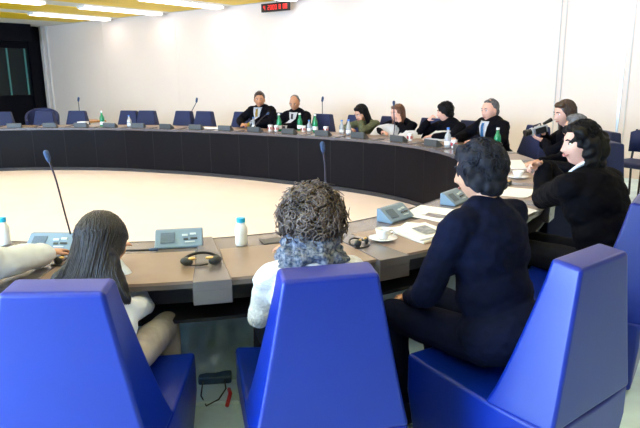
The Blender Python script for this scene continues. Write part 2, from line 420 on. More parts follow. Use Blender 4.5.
# ------------------------------------------------------------------ chairs
def make_chair():
    t = empty('club_chair')
    # seat block, top dished towards the back
    bm = bmesh.new()
    secs = []
    hw, y0, y1 = .27, -.33, .33
    ny = 12
    for k in range(ny+1):
        y = y1+(y0-y1)*k/ny; f = k/ny
        zt = .45-.045*math.sin(min(1, f*1.15)*PI*.5)
        ring = [(-hw+.03, y*.94, .03), (hw-.03, y*.94, .03), (hw, y, .28), (hw, y, zt), (hw*.5, y, zt-.012), (0, y, zt-.016), (-hw*.5, y, zt-.012), (-hw, y, zt), (-hw, y, .28)]
        secs.append([bm.verts.new(p) for p in ring])
    for a, b in zip(secs, secs[1:]):
        for j in range(len(a)): bm.faces.new((a[j], a[(j+1) % len(a)], b[(j+1) % len(a)], b[j]))
    bm.faces.new(secs[0]); bm.faces.new(secs[-1][::-1])
    link('seat', bm, M['blue'], t, bevel=.018, segs=3)
    # tapering slab back, flaring where it meets the seat
    bm = bmesh.new(); secs = []
    for k in range(9):
        f = k/8; z = .395+(.955-.395)*f
        w = .27+(.158-.27)*f**.92
        ra = -.335+.008*f; fr = -.055+(-.215+.055)*f**.8
        secs.append([bm.verts.new(p) for p in ((-w, ra, z), (w, ra, z), (w, fr, z+(.012 if k == 8 else 0)), (-w, fr, z+(.012 if k == 8 else 0)))])
    for a, b in zip(secs, secs[1:]):
        for j in range(4): bm.faces.new((a[j], a[(j+1) % 4], b[(j+1) % 4], b[j]))
    bm.faces.new(secs[0][::-1]); bm.faces.new(secs[-1])
    link('backrest', bm, M['blue'], t, bevel=.016, segs=3)
    bm = bmesh.new(); box(bm, (0, 0, .016), (.44, .54, .032)); link('plinth', bm, M['plinth'], t)
    return t
chair0 = make_chair()
CH = [ # x, y, facing deg, label
 (-.80, 2.00, 90, 'bright blue club chair in the foreground holding the long dark haired girl'),
 (-.035, 2.11, 102.5, 'bright blue club chair in the foreground holding the curly haired person with scarf'),
 (.77, 2.20, 128, 'bright blue club chair at lower right, seen from its side, under the navy suited person'),
 (1.40, 3.06, 146, 'blue club chair at the right edge behind the smiling woman in black'),
 (-1.62, 1.98, 86, 'blue club chair at the left edge under the person in pale sleeves')]
firstc = True
navy_meshes = {}
def put_chair(x, y, deg, lab, group, navy=False):
    global firstc
    o = chair0 if firstc else copy_tree(chair0); firstc = False
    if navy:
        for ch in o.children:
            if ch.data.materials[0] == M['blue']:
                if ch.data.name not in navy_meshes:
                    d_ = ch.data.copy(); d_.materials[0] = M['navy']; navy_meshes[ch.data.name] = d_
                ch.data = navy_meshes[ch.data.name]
    o.location = (x, y, 0); o.rotation_euler = (0, 0, math.radians(deg-90)); setp(o, lab, 'chair', group)
for c in CH: put_chair(*c, 'blue club chairs in the foreground')
FARC = [(14.02, 'club chair at the far left edge of the picture'),
 (13.51, 'club chair in front of the rounded tub chair'),
 (13.02, 'club chair just left of the light wood side table'),
 (12.16, 'empty club chair, left of the pair behind the small clear bottle'),
 (11.84, 'empty club chair, right of the pair behind the small clear bottle'),
 (11.24, 'empty club chair, left of the pair below the leaning microphone'),
 (10.81, 'empty club chair, right of the pair below the leaning microphone'),
 (10.09, 'club chair behind the dark haired man with the yellow tie'),
 (9.34, 'club chair behind the balding man in the dark tie'),
 (8.62, 'empty club chair between the balding man and the girl in green'),
 (7.99, 'club chair behind the girl in olive green'),
 (7.45, 'club chair to the left of the brown haired woman in black'),
 (6.90, 'club chair between the brown haired woman and the short haired woman'),
 (6.40, 'club chair behind the short dark haired woman'),
 (5.72, 'club chair standing directly behind the camcorder'),
 (4.92, (2.84, 6.45, 180, 'club chair pulled back, its top showing right of the grey hair')),
 (4.28, (2.40, 5.50, 176, 'club chair at right just behind the black hair of the smiling woman')),]
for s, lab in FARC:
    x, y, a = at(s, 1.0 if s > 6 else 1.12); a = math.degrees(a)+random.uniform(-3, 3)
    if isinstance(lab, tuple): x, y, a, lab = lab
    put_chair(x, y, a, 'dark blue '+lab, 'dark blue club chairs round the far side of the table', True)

def make_side_chair():
    t = empty('side_chair', (3.97, 7.45, 0), math.radians(118), 'blue upholstered side chair with thin black legs at the right edge near the wall', 'chair')
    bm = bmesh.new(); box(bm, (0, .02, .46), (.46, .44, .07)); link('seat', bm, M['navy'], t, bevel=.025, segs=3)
    bm = bmesh.new()
    for k in range(9):
        pass
    n = 10; secs = []
    for k in range(n+1):
        u = -1+2*k/n; x = u*.24; y = -.24+.06*u*u
        zt = .88-.05*u*u; secs.append([bm.verts.new(p) for p in ((x, y-.03, .60), (x, y+.015, .58), (x, y+.005, zt), (x, y-.045, zt))])
    for a, b in zip(secs, secs[1:]):
        for j in range(4): bm.faces.new((a[j], a[(j+1) % 4], b[(j+1) % 4], b[j]))
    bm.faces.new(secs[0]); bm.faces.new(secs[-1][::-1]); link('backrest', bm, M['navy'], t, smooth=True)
    for sx in (-1, 1):
        bm = bmesh.new(); tube(bm, [(sx*.22, .22, .44), (sx*.23, .24, 0)], .014); link('leg', bm, M['black_metal'], t)
        bm = bmesh.new(); tube(bm, [(sx*.22, -.27, .86), (sx*.22, -.22, .5), (sx*.23, -.26, 0)], .014); link('leg', bm, M['black_metal'], t)
make_side_chair()
t = empty('tub_chair', (-6.05, 13.25, 0), math.radians(200), 'rounded dark blue tub chair standing against the pale wall at far left', 'chair')
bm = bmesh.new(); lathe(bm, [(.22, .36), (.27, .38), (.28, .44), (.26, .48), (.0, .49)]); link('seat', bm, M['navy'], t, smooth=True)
bm = bmesh.new(); n = 20; secs = []
for k in range(n+1):
    a = math.radians(-200+220*k/n); zt = .93-.25*abs(k/n*2-1)**2.2
    c, s_ = math.cos(a), math.sin(a)
    secs.append([bm.verts.new(p) for p in ((c*.27, s_*.27, .42), (c*.33, s_*.33, .42), (c*.35, s_*.35, zt), (c*.29, s_*.29, zt+.01))])
for a, b in zip(secs, secs[1:]):
    for j in range(4): bm.faces.new((a[j], a[(j+1) % 4], b[(j+1) % 4], b[j]))
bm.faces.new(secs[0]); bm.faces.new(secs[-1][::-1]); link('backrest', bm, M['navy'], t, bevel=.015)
for k in range(4):
    a = PI/4+k*PI/2; bm = bmesh.new(); tube(bm, [(.16*math.cos(a), .16*math.sin(a), .38), (.24*math.cos(a), .24*math.sin(a), 0)], .015); link('leg', bm, M['black_metal'], t)
# small wooden table by the wall
t = empty('side_table', (-4.86, 12.75, 0), ROT, 'low light wood side table against the far pale wall, only its edge showing', 'table')
bm = bmesh.new(); box(bm, (0, 0, .69), (.62, .45, .04)); link('table_top', bm, M['wood'], t, bevel=.005)
for sx in (-1, 1):
    for sy in (-1, 1):
        bm = bmesh.new(); box(bm, (sx*.27, sy*.18, .335), (.04, .04, .67)); link('leg', bm, M['black_metal'], t)

# ------------------------------------------------------------------ consoles, microphones
def gooseneck(pts, parent, r=.0045, head=.014, hl=.05):
    bm = bmesh.new(); P = [V(p) for p in pts]
    n = 14; out = []
    for k in range(n+1):
        u = k/n*(len(P)-1); i = min(int(u), len(P)-2); f = u-i
        p0 = P[max(i-1, 0)]; p1 = P[i]; p2 = P[i+1]; p3 = P[min(i+2, len(P)-1)]
        out.append(.5*((2*p1)+(p2-p0)*f+(2*p0-5*p1+4*p2-p3)*f*f+(3*p1-p0-3*p2+p3)*f**3))
    tube(bm, out, r, 6); st = link('gooseneck', bm, M['mic_stem'], parent, smooth=True)
    d = (out[-1]-out[-2]).normalized(); bm = bmesh.new()
    e_ = out[-1]
    tube(bm, [e_-d*.005, e_+d*.004, e_+d*hl*.25, e_+d*hl*.8, e_+d*hl, e_+d*(hl+head*.35)], [head*.5, head*.7, head*.9, head, head*.8, head*.3], 12)
    link('mic_head', bm, M['mic_foam'], st, smooth=True)
def make_console(detail=True):
    # local +y points to the seated person (outwards); the sloped face looks towards the person
    t = empty('desk_console')
    bm = bmesh.new()
    prof = [(-.055, 0), (.055, 0), (.055, .012), (-.03, .078), (-.055, .078)]
    a = [bm.verts.new((-.118, y, z)) for y, z in prof]; b = [bm.verts.new((.118, y, z)) for y, z in prof]
    bm.faces.new(a); bm.faces.new(b[::-1])
    for j in range(5): bm.faces.new((a[j], b[j], b[(j+1) % 5], a[(j+1) % 5]))
    link('console_body', bm, M['console'], t, bevel=.005)
    if detail:
        sl = Matrix.Rotation(math.atan2(-.066, .085), 3, 'X')
        def on(x, v, w, h, th, m, nm, round_=False):
            p = V((x, .0125-v*.79, .045+v*.614)); bm = bmesh.new()
            box(bm, p+V((0, .614, .79))*.002, (w, h, th), sl); link(nm, bm, m, t)
        # seen from the person's side +x is on the left
        on(.055, .0, .07, .065, .003, M['grille'], 'speaker_grille')
        on(-.03, .012, .028, .012, .006, M['btn'], 'button'); on(-.07, .018, .03, .012, .006, M['btn'], 'button')
        on(-.035, -.012, .022, .01, .006, M['btn_dark'], 'button'); on(-.075, -.01, .034, .01, .006, M['btn_dark'], 'button')
        on(-.055, -.03, .05, .006, .004, M['btn'], 'button')
    return t
con0 = make_console(); con1 = make_console(False); used = set()
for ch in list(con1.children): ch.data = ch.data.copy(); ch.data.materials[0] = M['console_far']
f0 = f1 = True
def console(s, d, lab, detail, z=.735, mic=None, turn=0):
    o = copy_tree(con0 if detail else con1)
    x, y, a = at(s, d); o.location = (x, y, z); o.rotation_euler = (0, 0, a+PI/2+turn)
    setp(o, lab, 'console', 'desk consoles on the conference table')
    return o
NEARC = [(.255, .13, 'grey blue desk console at left, half behind the long haired girl', [(-.09, -.03, .07), (-.085, .0, .2), (-.065, .01, .36), (-.045, .015, .45)]),
 (.86, .10, 'pale grey blue desk console standing clear between the two foreground heads', None),
 (1.50, .12, 'desk console mostly hidden behind the curly head', [(-.11, -.03, .07), (-.125, -.02, .2), (-.13, -.03, .35), (-.125, -.04, .44)]),
 (2.10, .12, 'dark blue grey desk console behind the open brochure', None),
 (2.72, .14, 'desk console behind the white papers, left of the navy suited person', None)]
for i, (s, d, lab, mic) in enumerate(NEARC):
    # the console stands on the top, its sloped face to the person
    o = console(s, d, lab, True, .736, turn=0 if i != 3 else .12)
    if mic: gooseneck(mic, o)
names = {13.64: 'far console in deep shade at the left edge', 13.05: 'far console in front of the shaded club chair at left', 11.97: 'far console right of the leftmost green bottle',
 11.44: 'far console in front of the left pair of empty chairs', 10.88: 'far console in front of the second pair of empty chairs', 9.73: 'far console just left of the man with yellow tie',
 9.16: 'far console in front of the man with yellow tie', 8.51: 'far console in front of the balding man', 7.29: 'far console in front of the girl in green', 6.64: 'far console in front of the brown haired woman', 6.04: 'far console in front of the short haired woman',
 5.45: 'far console near the camcorder', 12.5: 'far console between the thin microphone and the wooden side table', 10.3: 'far console right of the second pair of empty chairs', 7.9: 'far console between the balding man and the girl in green'}
for s, lab in names.items():
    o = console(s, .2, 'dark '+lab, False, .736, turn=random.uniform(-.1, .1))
    if s == 9.16: gooseneck([(.0, -.03, .07), (.04, .0, .13), (.14, .0, .21), (.24, .0, .27)], o, r=.007, head=.018)
    if s == 6.64: gooseneck([(-.07, -.03, .07), (-.068, -.02, .2), (-.072, -.03, .34), (-.072, -.035, .46)], o, r=.007, head=.018)
for t_ in (con0, con1):
    for ch in list(t_.children): bpy.data.objects.remove(ch)
    bpy.data.objects.remove(t_)
# microphones on slim floor stands behind the far chairs
for (x, y, z, lab, lean) in ((-4.97, 12.6, 1.15, 'thin standing microphone at far left above the table', 0), (-2.52, 11.75, 1.14, 'thin standing microphone rising behind the second pair of empty chairs', .16), (.06, 10.8, 1.17, 'thin standing microphone rising right of the balding man', 0)):
    t = empty('standing_microphone', (x, y, 0), 0, lab, 'microphone', 'standing microphones behind the far chairs')
    bm = bmesh.new(); lathe(bm, [(.13, 0), (.13, .015), (.03, .03), (.012, .05), (0, .05)]); link('stand_base', bm, M['black_metal'], t)
    bm = bmesh.new(); tube(bm, [(0, 0, .03), (0, 0, .7), (lean*.4, 0, z-.2), (lean, 0, z-.04)], .007, 8); link('stand_pole', bm, M['mic_stem'], t)
    bm = bmesh.new(); tube(bm, [(lean, 0, z-.05), (lean, 0, z-.03), (lean+.01, 0, z+.02), (lean+.01, 0, z+.045)], [.012, .02, .022, .01], 10); link('mic_head', bm, M['mic_foam'], t)
# microphone stalk lying on the desk
t = empty('microphone_stalk', (-.90, 2.825, .748), 0, 'black microphone stalk lying flat on the desk left of the pale console', 'microphone')
bm = bmesh.new(); tube(bm, [(-.065, -.005, 0), (.02, 0, 0), (.06, .006, 0)], .0055, 8); link('stalk', bm, M['black_metal'], t)
bm = bmesh.new(); tube(bm, [(.058, .005, 0), (.07, .008, 0), (.10, .013, 0)], [.006, .009, .008], 8); link('mic_head', bm, M['mic_foam'], t)

# ------------------------------------------------------------------ drinks
def bottle(x, y, z, h, r, m, cap, lab, group, milk=False):
    t = empty('bottle', (x, y, z), 0, lab, 'bottle', group); bm = bmesh.new()
    if milk: prof = [(r*.85, 0), (r, h*.05), (r, h*.28), (r*.92, h*.36), (r, h*.44), (r, h*.62), (r*.72, h*.76), (r*.62, h*.82), (r*.62, h*.86), (0, h*.86)]
    else: prof = [(r*.85, 0), (r, h*.03), (r, h*.5), (r*.9, h*.6), (r*.45, h*.76), (r*.38, h*.92), (0, h*.92)]
    lathe(bm, prof); link('bottle_body', bm, m, t, smooth=True)
    bm = bmesh.new(); cr = r*(.7 if milk else .45)
    lathe(bm, [(cr, h*(.84 if milk else .9)), (cr, h*.99), (cr*.8, h), (0, h)]); link('cap', bm, cap, t)
    bm = bmesh.new(); lathe(bm, [(r*1.01, h*.12), (r*1.02, h*.14), (r*1.02, h*.3), (r*1.01, h*.32), (0, h*.32)] if not milk else [(r*1.005, h*.44), (r*1.01, h*.46), (r*1.01, h*.58), (r*1.0, h*.6), (0, h*.6)])
    link('bottle_label', bm, M['white_plastic'], t)
bottle(-.40, 2.94, .736, .145, .032, M['white_plastic'], M['cyan_cap'], 'white plastic bottle with cyan cap standing alone on the desk between the foreground heads', 'plastic bottles on the near desk', True)
bottle(-1.64, 3.0, .736, .145, .032, M['white_plastic'], M['cyan_cap'], 'white plastic bottle with cyan cap at the left edge behind the pale sleeve', 'plastic bottles on the near desk', True)
def cup(x, y, z, lab, r=.038, h=.09, band=True):
    t = empty('paper_cup', (x, y, z), 0, lab, 'cup', 'paper cups on the far table')
    bm = bmesh.new(); lathe(bm, [(r*.75, 0), (r, h), (r*1.04, h), (r*1.04, h+.004), (r*.92, h+.004), (r*.9, h*.9), (0, h*.9)]); link('cup_body', bm, M['china'], t)
    bm = bmesh.new()
    for k in range(5):
        a = k*2*PI/5; box(bm, (math.cos(a)*r*.9, math.sin(a)*r*.9, h*.5), (.012, .018, h*.4), Matrix.Rotation(a, 3, 'Z'))
    link('printed_mark', bm, M['label_red'], t)
zt = .7425
for x, y, h, lab in ((-3.80, 10.60, .27, 'leftmost green bottle, alone on the far table'), (-.62, 9.36, .27, 'green bottle between the two seated men'),
                     (-.30, 9.40, .27, 'green bottle in front of the balding man'), (-.06, 9.12, .27, 'green bottle at the right of the balding man'), (2.02, 6.80, .24, 'green bottle at the right of the man in the blue tie')):
    bottle(x, y, zt, h, .04, M['green_glass'], M['white_plastic'], lab, 'green glass bottles on the far table')
for x, y, h, lab in ((-3.28, 10.45, .2, 'small clear bottle in front of the left pair of empty chairs'), (-1.08, 9.95, .18, 'small clear bottle beside the clasped hands of the man with yellow tie'),
                     (-.15, 9.15, .18, 'small clear bottle between the two right green bottles'), (.33, 8.80, .20, 'left one of the two clear bottles left of the girl in green'),
                     (.42, 8.62, .22, 'right one of the two clear bottles left of the girl in green'), (1.50, 7.0, .23, 'clear bottle beside the cup of the grey haired man')):
    bottle(x, y, zt, h, .038, M['clear'], M['blue_cap'], lab, 'clear water bottles on the far table')
for x, y, lab in ((-.76, 9.38, 'left white cup with red print right of the man with yellow tie'), (-.66, 9.28, 'small white cup with red print next to the green bottle between the men'), (-.24, 9.14, 'white cup with red print in front of the balding man'),
                  (.10, 8.98, 'white cup in front of the empty chair beside the balding man'), (1.17, 7.75, 'white cup in front of the brown haired woman'), (1.56, 6.93, 'white cup with red print near the man in the blue tie')):
    cup(x, y, zt, lab)
def teacup(x, y, z, lab, hr, k=1):
    t = empty('teacup', (x, y, z), hr, lab, 'cup', 'white teacups with saucers')
    bm = bmesh.new(); lathe(bm, [(.03*k, 0), (.04*k, .004), (.072*k, .014), (.074*k, .017), (.045*k, .011), (0, .009)], seg=32); link('saucer', bm, M['china'], t, smooth=True)
    bm = bmesh.new(); lathe(bm, [(.022*k, .012), (.024*k, .016), (.036*k, .04), (.041*k, .062), (.038*k, .062), (.034*k, .045), (0, .045)], seg=28); link('cup_bowl', bm, M['china'], t, smooth=True)
    bm = bmesh.new(); tube(bm, [(.037*k+.02*math.sin(a)*k, 0, .04+.014*math.cos(a)) for a in [PI*j/8 for j in range(9)]], .004*k, 8); link('handle', bm, M['china'], t, smooth=True)
    bm = bmesh.new(); lathe(bm, [(.033*k, .046), (.033*k, .0475), (0, .0475)]); link('coffee', bm, M['coffee'], t)
teacup(.325, 2.985, .742, 'white teacup on saucer beside the open brochure near the curly head', 0)
teacup(1.62, 4.83, .742, 'white teacup on saucer in front of the clasped hands of the smiling woman', 1, 1.15)

# ------------------------------------------------------------------ papers and small things
def sheet(name, corners, z, th, m, lab=None, cat=None, group=None, curl=0, seed=0, root=None, n=10):
    """quadrilateral stack of paper: 4 world xy corners, gently curled"""
    bm = bmesh.new(); A = [V((*c, 0)) for c in corners]; top = []
    for i in range(n+1):
        row = []
        for j in range(n+1):
            u, v = i/n, j/n
            p = (A[0]*(1-u)+A[1]*u)*(1-v)+(A[3]*(1-u)+A[2]*u)*v
            zz = z+th+curl*(max(0, abs(u-.5)-.25)**2*2+.35*max(0, noise.noise(V((u*2.3+seed, v*2.3, seed)))))
            row.append((p.x, p.y, zz))
        top.append(row)
    T_ = [[bm.verts.new(p) for p in r] for r in top]; B_ = [[bm.verts.new((p[0], p[1], max(z, p[2]-max(th, .0006)))) for p in r] for r in top]
    for i in range(n):
        for j in range(n):
            bm.faces.new((T_[i][j], T_[i+1][j], T_[i+1][j+1], T_[i][j+1])); bm.faces.new((B_[i][j+1], B_[i+1][j+1], B_[i+1][j], B_[i][j]))
    for i in range(n):
        bm.faces.new((T_[i+1][0], T_[i][0], B_[i][0], B_[i+1][0])); bm.faces.new((T_[i][n], T_[i+1][n], B_[i+1][n], B_[i][n]))
        bm.faces.new((T_[0][i], T_[0][i+1], B_[0][i+1], B_[0][i])); bm.faces.new((T_[n][i+1], T_[n][i], B_[n][i], B_[n][i+1]))
    o = link(name, bm, m, root, smooth=False)
    if lab: setp(o, lab, cat, group)
    return o
TZ = .742
b = empty('brochure', (0, 0, 0), 0, 'open white brochure with a small photo on its page, lying by the teacup', 'brochure')
sheet('pages', [(.36, 3.19), (.52, 2.90), (.72, 3.06), (.60, 3.32)], TZ, .010, M['paper'], root=b, curl=.01)
sheet('cover', [(.33, 3.02), (.36, 3.19), (.60, 3.32), (.50, 3.36)], TZ, .004, M['paper'], root=b)
sheet('printed_picture', [(.555, 3.04), (.635, 3.10), (.585, 3.24), (.50, 3.17)], TZ+.0145, .0008, M['photo'], root=b)
sheet('printed_strip', [(.50, 2.925), (.515, 2.91), (.66, 3.03), (.65, 3.045)], TZ+.0145, .0008, M['ink'], root=b)
sheet('paper_sheet', [(.50, 3.56), (.70, 3.34), (.98, 3.58), (.66, 3.82)], TZ, .002, M['paper'], 'loose white sheets between the brochure and the navy suited person', 'paper', 'loose papers on the near desk', curl=.02, seed=2)
sheet('paper_sheet', [(1.05, 3.72), (1.17, 3.42), (1.35, 3.60), (1.20, 4.06)], TZ, .004, M['paper'], 'large white sheet with raised corner in front of the smiling woman, nearest to her', 'paper', 'loose papers on the near desk', curl=.03, seed=5)
sheet('paper_sheet', [(1.20, 4.16), (1.42, 4.02), (1.62, 4.30), (1.38, 4.44)], TZ, .003, M['paper'], 'white sheet beyond the larger one, behind the navy suited person', 'paper', 'loose papers on the near desk', curl=.02, seed=7)
sheet('paper_sheet', [(1.62, 5.35), (1.86, 5.30), (1.98, 5.85), (1.66, 5.85)], TZ, .006, M['paper'], 'long white paper stack below the camcorder', 'paper', 'loose papers on the far right desk', curl=.005)
b = empty('brochure', (0, 0, 0), 0, 'small dark printed leaflet lying beside the headphones of the navy suited person', 'brochure')
b['label'] = 'thin dark flat folder lying on the desk right of the lone white bottle'
sheet('cover', [(-.32, 3.02), (-.285, 2.93), (-.12, 2.985), (-.17, 3.07)], TZ-.003, .005, M['btn_dark'], root=b)
sheet('page', [(-.30, 3.01), (-.275, 2.94), (-.135, 2.99), (-.18, 3.055)], TZ+.0025, .001, M['console_far'], root=b)
# crumpled / propped papers in front of the far right people
def propped(x, y, a, w, h, lab, seed, lean=.6):
    t = empty('paper_stack', (x, y, TZ), a, lab, 'papers', 'white papers in front of the far right people')
    for k in range(3):
        bm = bmesh.new(); n = 8; G = []
        for i in range(n+1):
            for j in range(n+1):
                u = i/n-.5; v = j/n
                zz = h*v*(1-.35*abs(u))*(.8+.25*noise.noise(V((u*3+seed+k, v*2, seed)))); yy = lean*h*v+.04*math.sin(u*6+seed+k)+k*.02
                G.append(bm.verts.new((u*w*(1-.2*v)+k*.03, yy, zz+.001+.0015*k)))
        for i in range(n):
            for j in range(n):
                q = i*(n+1)+j; bm.faces.new((G[q], G[q+n+1], G[q+n+2], G[q+1]))
        bmesh.ops.solidify(bm, geom=bm.faces, thickness=.0015)
        link('page', bm, M['paper'], t)
propped(.88, 8.50, math.radians(-38), .36, .19, 'tall propped white pages right of the girl in green', 1, .8)
propped(1.14, 8.08, math.radians(-45), .34, .12, 'low white pages in front of the brown haired woman', 4, .9)
propped(1.46, 7.72, math.radians(-55), .42, .15, 'crumpled white papers between the brown haired and the short haired woman', 6, 1.5)
sheet('paper_sheet', [(-4.45, 11.12), (-4.3, 11.1), (-4.27, 11.22), (-4.43, 11.24)], TZ, .05, M['paper'], 'small white block on the far table left of the wooden side table', 'paper')
sheet('paper_sheet', [(-1.95, 9.95), (-1.62, 9.80), (-1.58, 9.98), (-1.88, 10.1)], TZ, .012, M['paper'], 'flat white papers on the far table left of the man with yellow tie', 'paper', curl=.03)
# headphones
def headphones(x, y, z, a, lab, k=1):
    t = empty('headphones', (x, y, z), a, lab, 'headphones', 'interpretation headphones on the desk')
    pts = [(.075*k*math.cos(u), .055*k*math.sin(u), .012+.016*math.sin(u)**2) for u in [math.radians(-25+230*j/16) for j in range(17)]]
    bm = bmesh.new(); tube(bm, pts, .0075*k, 8, flat=.8); link('headband', bm, M['black_metal'], t, smooth=True)
    for sx in (-1, 1):
        bm = bmesh.new(); ell(bm, (sx*.055*k, -.035*k, .020), (.028*k, .016*k, .02), Matrix.Rotation(sx*.5, 3, 'Z')); e_ = link('ear_cushion', bm, M['btn_dark'], t, smooth=True)
        bm = bmesh.new(); ell(bm, (sx*.035*k, -.040*k, .034), (.018*k, .010*k, .007), sub=2); link('ear_plate', bm, M['gold'], e_, smooth=True)
    bm = bmesh.new(); tube(bm, [(.03, -.05, .006), (.0, -.062, .006), (-.04, -.058, .006), (-.07, -.03, .006)], .004, 6); link('cable', bm, M['black_metal'], t)
headphones(-.545, 2.625, .746, .15, 'black and gold headphones lying on the desk strip behind the foreground chairs', 1.15)
headphones(.19, 2.90, .742, .9, 'black headphones on the desk right of the scarf, near the teacup', .7)
headphones(1.40, 4.52, .742, .6, 'dark headphones lying beyond the white sheets behind the navy suited person', .9)
headphones(-1.17, 2.66, .742, .4, 'dark headphones by the hand at the pale sleeve', .75)
# floor things under the near table
t = empty('floor_box', (-.55, 2.80, 0), .1, 'dark connection box on a pale plate on the floor between the front chairs', 'floor box')
bm = bmesh.new(); box(bm, (0, 0, .012), (.26, .30, .024)); link('plate', bm, M['box_pale'], t, bevel=.004)
bm = bmesh.new(); box(bm, (0, .06, .047), (.17, .09, .045)); link('connector_block', bm, M['box_blue'], t, bevel=.01)
bm = bmesh.new(); tube(bm, [(.05, .02, .05), (.06, -.05, .035), (.03, -.14, .03), (-.03, -.16, .01), (-.06, -.10, .032), (-.06, .03, .05)], .004, 6); link('cable', bm, M['black_metal'], t, smooth=True)
bm = bmesh.new(); tube(bm, [(-.47, 2.76, .03), (-.455, 2.70, .04), (-.46, 2.62, .02)], .010, 8); setp(link('red_plug', bm, M['red'], smooth=True), 'small red plug on the floor against the middle front chair', 'plug')
bm = bmesh.new(); tube(bm, [(-.60, 3.0, .006), (-.66, 3.1, .006), (-.60, 3.2, .006)], .006, 6)
tube(bm, [(-.56, 2.86, .045), (-.60, 2.94, .02), (-.60, 3.0, .006)], .005, 6); setp(link('floor_cable', bm, M['btn_dark'], smooth=True), 'thin dark cable running over the floor under the near table', 'cable')

bm = bmesh.new(); G = []
for i in range(13):
    f = i/12; row = []
    for j in range(9):
        u = j/8; wv = .018*math.sin(u*9+f*2)*(.3+f)
        row.append(bm.verts.new((.262+.02*f+wv+.03*math.sin(f*3.1), 2.06+.20*u*(.6+.4*f), .44-.40*f)))
    G.append(row)
for a_, b_ in zip(G, G[1:]):
    for j in range(8): bm.faces.new((a_[j], a_[j+1], b_[j+1], b_[j]))
bmesh.ops.solidify(bm, geom=bm.faces, thickness=.008)
setp(link('white_coat', bm, M['shirt'], smooth=True), 'white garment hanging down beside the right side of the middle front chair', 'coat')
# ------------------------------------------------------------------ people
def head_shape(bm, Mh, k=1.0, male=False):
    """face looks along +y of Mh"""
    nu, nv = 44, 34; rows = []
    for j in range(nv+1):
        ph = -PI/2+PI*j/nv; row = []
        for i in range(nu):
            th = 2*PI*i/nu
            x, y, z = math.cos(ph)*math.sin(th), math.cos(ph)*math.cos(th), math.sin(ph)
            X, Y, Z = x*.076, y*.096, z*.120
            if z < 0:
                X *= 1-(.30 if not male else .22)*(-z)**1.4
                if y < 0: Y *= 1-.35*(-z)
            if y > 0:
                Y *= .96
                g = lambda cx, cz, sx, sz: math.exp(-((X-cx)/sx)**2-((Z-cz)/sz)**2)
                nose = math.exp(-(X/.012)**2)*(max(0, min(1, (.030-Z)/.055)) if Z > -.030 else math.exp(-((Z+.030)/.010)**2))
                Y += .027*nose+.008*g(0, -.036, .018, .010)
                Y += .006*g(0, .038, .05, .012)-.010*g(.031, .012, .016, .012)-.010*g(-.031, .012, .016, .012)
                Y += .007*g(0, -.062, .022, .010)-.003*g(0, -.080, .03, .006)+.009*g(0, -.098, .022, .014)
                Y += .004*g(.045, -.025, .02, .02)+.004*g(-.045, -.025, .02, .02)
            row.append(bm.verts.new(Mh @ (V((X, Y, Z))*k)))
            if j in (0, nv): break
        rows.append(row)
    for j in range(nv):
        a, b = rows[j], rows[j+1]
        for i in range(nu):
            i2 = (i+1) % nu
            if len(a) == 1: bm.faces.new((a[0], b[i2], b[i]))
            elif len(b) == 1: bm.faces.new((a[i], a[i2], b[0]))
            else: bm.faces.new((a[i], a[i2], b[i2], b[i]))
    for sx in (-1, 1):
        ell(bm, Mh @ (V((sx*.077, -.004, -.006))*k), (.011*k, .020*k, .031*k), Mh.to_3x3() @ Matrix.Rotation(sx*-.3, 3, 'Z'), 2)

def hand(bm, wrist, direc, palm_n, side, curl=.6, k=1.0, spread=.12):
    """palm and five fingers; direc: along the hand, palm_n: out of the palm, side=+1 thumb to cross(direc,palm_n)"""
    d = V(direc).normalized(); n = V(palm_n); n = (n-d*n.dot(d)).normalized(); ac = d.cross(n)*side
    R = Matrix((ac, d, n)).transposed()
    w = V(wrist)
    ell(bm, w+d*.047*k, (.040*k, .052*k, .0155*k), R, 3)
    capsule(bm, w-d*.03*k, w+d*.02*k, .024*k, .025*k)
    for i, (o, L) in enumerate(((.030, .070), (.010, .080), (-.011, .074), (-.030, .058))):
        fd = (d+ac*spread*(o/.03)).normalized(); p = w+d*.082*k+ac*o*k
        c = curl*(1+.12*i); ang = c*.5
        for seg_, fr in enumerate((.45, .30, .25)):
            dd = fd*math.cos(ang)+n*math.sin(ang); q = p+dd*L*fr*k
            capsule(bm, p, q, (.0095-.0009*seg_)*k, (.0088-.0009*seg_)*k, 8); p = q; ang += c*.75
    p = w+d*.025*k+ac*.026*k; dd = (ac*.75+d*.65+n*.25).normalized()
    for L, r in ((.038, .012), (.030, .0105), (.024, .009)):
        q = p+dd*L*k; capsule(bm, p, q, r*k, r*.93*k, 8); p = q; dd = (dd+d*.35+n*.25*curl-ac*.15).normalized()

